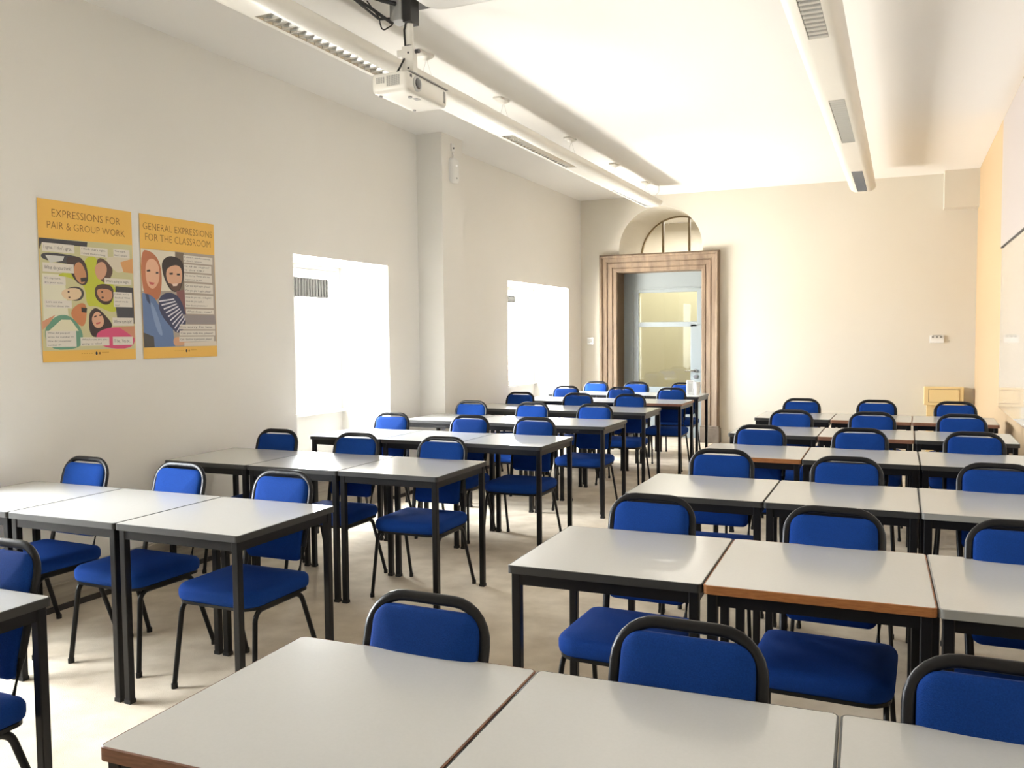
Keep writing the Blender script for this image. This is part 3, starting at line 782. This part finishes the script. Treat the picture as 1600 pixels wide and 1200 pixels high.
bm = bmesh.new(); tube(bm, [(.012, 0, -.005), (.020, 0, -.005)], .009, n=12); finish('lens', bm, M_['midgrey'], t, True)

t = thing1('light_switch', (-4.065, YE, 1.38), 'square silver light switch left of the stone doorway', 'switch')
finish('plate', bx(-.047, .047, -.010, 0, -.05, .05, bev=.002), M_['chrome'], t)
finish('rocker', bx(-.022, .026, -.017, -.008, -.022, .026, bev=.002), M_['white'], t)
t = thing1('wall_socket', (.385, YE, 1.38), 'white wall fitting with dark slots on the far wall, above the cream cabinet', 'socket')
finish('back_plate', bx(-.08, .08, -.02, 0, -.05, .045, bev=.004), M_['white'], t)
bm = bmesh.new()
for x in (-.045, 0, .045): box(bm, x - .012, x + .012, -.024, -.018, .012, .036)
box(bm, -.05, .05, -.023, -.018, .040, .046)
finish('slot', bm, M_['midgrey'], t)

t = thing1('wall_cabinet', (.48, YE, 0), 'cream boxed cabinet against the far wall in the right corner', 'cabinet')
finish('upper_case', bx(-.23, .20, -.17, 0, .58, .80, bev=.006), M_['cream'], t)
bm = bx(-.18, .15, -.176, -.168, .62, .775, bev=.002)
pd = finish('panel_door', bm, M_['cream'], t)
bm = bmesh.new()
for q in ((-.182, .152, .618, .622), (-.182, .152, .773, .777), (-.182, -.178, .618, .777), (.148, .152, .618, .777)): box(bm, q[0], q[1], -.1775, -.175, q[2], q[3])
finish('panel_outline', bm, M_['edge_brown'], pd)
finish('lower_case', bx(-.20, .19, -.12, 0, 0, .58, bev=.004), M_['cream'], t)

# panels on the right-hand wall
t = thing1('glossy_whiteboard', (XR - .001, 5.5, 1.5), 'glossy cream-white board covering the right-hand wall below the grey panel', 'whiteboard')
L0_, L1_ = -5.5, 8.72 - 5.5
finish('board_surface', bx(-.02, 0, L0_, L1_, .80 - 1.5, 2.19 - 1.5, bev=.002), M_['board'], t)
t = thing1('grey_wall_panel', (XR - .001, 5.5, 2.7), 'matt grey projection panel on the right wall above the glossy board', 'projection panel')
finish('panel_surface', bx(-.028, 0, L0_, L1_, 2.20 - 2.7, 3.30 - 2.7, bev=.002), M_['screen'], t)
finish('bottom_trim', bx(-.030, 0, L0_, L1_, 2.19 - 2.7, 2.20 - 2.7), M_['skirtbase'], t)

# paper cup and carton on the last row
def paperthing(x, y): return Vector((x, y, TZ + .0005))
t = thing1('white_carton', (-2.335, 10.50, TZ + .0005), 'white carton with a faint grey print on the last table before the door', 'carton', .3)
finish('carton_body', bx(-.045, .045, -.03, .03, 0, .165, bev=.003), M_['white'], t)
finish('printed_label', bx(-.022, .018, -.0312, -.0302, .03, .13), M_['lightgrey'], t)
t = thing1('paper_cup', (-2.245, 10.45, TZ + .0005), 'white flared paper cup beside the carton at the table corner', 'cup')
bm = bmesh.new()
ro = [(.030, 0), (.042, .145), (.044, .150), (.040, .147), (.028, .006)]
rings = [[Vector((r * math.cos(2 * PI * k / 24), r * math.sin(2 * PI * k / 24), z)) for k in range(24)] for r, z in ro]
quadloft(bm, rings); finish('cup_body', bm, M_['white'], t, True)

# ================================================================ POSTERS
def chaikin(p, n=2):
    for _ in range(n):
        q = []
        for a, b in zip(p, p[1:] + p[:1]):
            q += [(a[0] * .75 + b[0] * .25, a[1] * .75 + b[1] * .25), (a[0] * .25 + b[0] * .75, a[1] * .25 + b[1] * .75)]
        p = q
    return p
def poster(y0, z0, PW, PH, polys, caps, titles, label, logo):
    X0 = XW + .004
    root = empty('poster', (X0, y0, z0)); tag(root, label, 'poster', 'yellow posters on the left wall')
    bm = bmesh.new()
    N = 12                                    # sheet with a very slight bow
    bow = lambda u, v: .004 * math.sin(PI * u) * (v - .5) ** 2 * 2 
    P = [[[bm.verts.new((bow(i / N, j / N) * 0 + s * .0008, i / N * PW, j / N * PH)) for j in range(N + 1)] for i in range(N + 1)] for s in (0, 1)]
    for s in (0, 1):
        for i in range(N):
            for j in range(N): bm.faces.new((P[s][i][j], P[s][i + 1][j], P[s][i + 1][j + 1], P[s][i][j + 1]))
    finish('sheet', bm, M_['yellow'], root)
    bm = bmesh.new(); ms = []
    for k, (c, pts) in enumerate(polys):
        if k and len(pts) > 4 and c not in ((60, 60, 66), (66, 66, 72), (98, 122, 166), (150, 142, 142), (225, 222, 200)): pts = chaikin(pts)
        m = printmat(c)
        if m not in ms: ms.append(m)
        f = bm.faces.new([bm.verts.new((.0011 + k * .00003, min(max(u, .004), .996) * PW, v * PH)) for u, v in pts]); f.material_index = ms.index(m)
    bmesh.ops.triangulate(bm, faces=bm.faces)
    finish('photo_print', bm, ms, root)
    def lettering(bm, txt, u0, v0, u1, v1, x, mi, thin):
        vs, fs = text_mesh(txt, (u1 - u0) * PW, (v1 - v0) * PH, thin)
        bv = [bm.verts.new((x, u0 * PW + a, v0 * PH + b)) for a, b in vs]
        for f in fs:
            try: bm.faces.new([bv[i] for i in f]).material_index = mi
            except ValueError: pass
    for (u0, v0, u1, v1), txt in titles:
        bm = bmesh.new(); lettering(bm, txt, u0, v0, u1, v1, .0012, 0, -.012)
        finish('title_line', bm, M_['ink'], root)
    for (u0, v0, u1, v1), lines in caps:
        bm = bmesh.new(); x = .0024
        u1 = min(u1, .985)
        f = bm.faces.new([bm.verts.new((x, a * PW, b * PH)) for a, b in ((u0, v0), (u1, v0), (u1, v1), (u0, v1))])
        n = len(lines); lh = (v1 - v0) / n; mx = max(len(l) for l in lines)
        for k, l in enumerate(lines):
            tw = (u1 - u0 - .03) * min(1, len(l) / mx) * (.96 if n > 1 or len(l) > 14 else .8)
            vb = v1 - (k + 1) * lh + lh * .30
            lettering(bm, l, u0 + .015, vb, u0 + .015 + tw, vb + lh * .42, x + .0002, 1, 0)
        finish('caption', bm, [M_['paper'], M_['textink']], root)
    bm = bmesh.new()
    for (u, v, r, mi) in ((logo, .048, .010, 0), (logo + .035, .048, .0075, 1)):
        bm.faces.new([bm.verts.new((.0012, u * PW + r * .7 * math.cos(2 * PI * k / 12), v * PH + r * math.sin(2 * PI * k / 12))) for k in range(12)]).material_index = mi
    for k in range(5): 
        a, b = logo - .16 + k * .026, logo + .06 + k * .016
        for s0, z in ((a, .046), (b, .050)):
            bm.faces.new([bm.verts.new((.0012, (s0 + du) * PW, (z + dv) * PH)) for du, dv in ((0, 0), (.012, 0), (.012, .006), (0, .006))]).material_index = 2
    finish('footer_mark', bm, [M_['skirtbase'], M_['ink'], mat('pale_ink', srgb(202, 150, 60), .6)], root)
poster(3.236, 1.354, .621, .877, POLYS1, CAPS1, TITLES1, 'left yellow poster of faces in a circle, headed expressions for pair and group work', .55)
poster(3.916, 1.354, .623, .878, POLYS2, CAPS2, TITLES2, 'right yellow poster of a woman and a man, headed general expressions', .56)
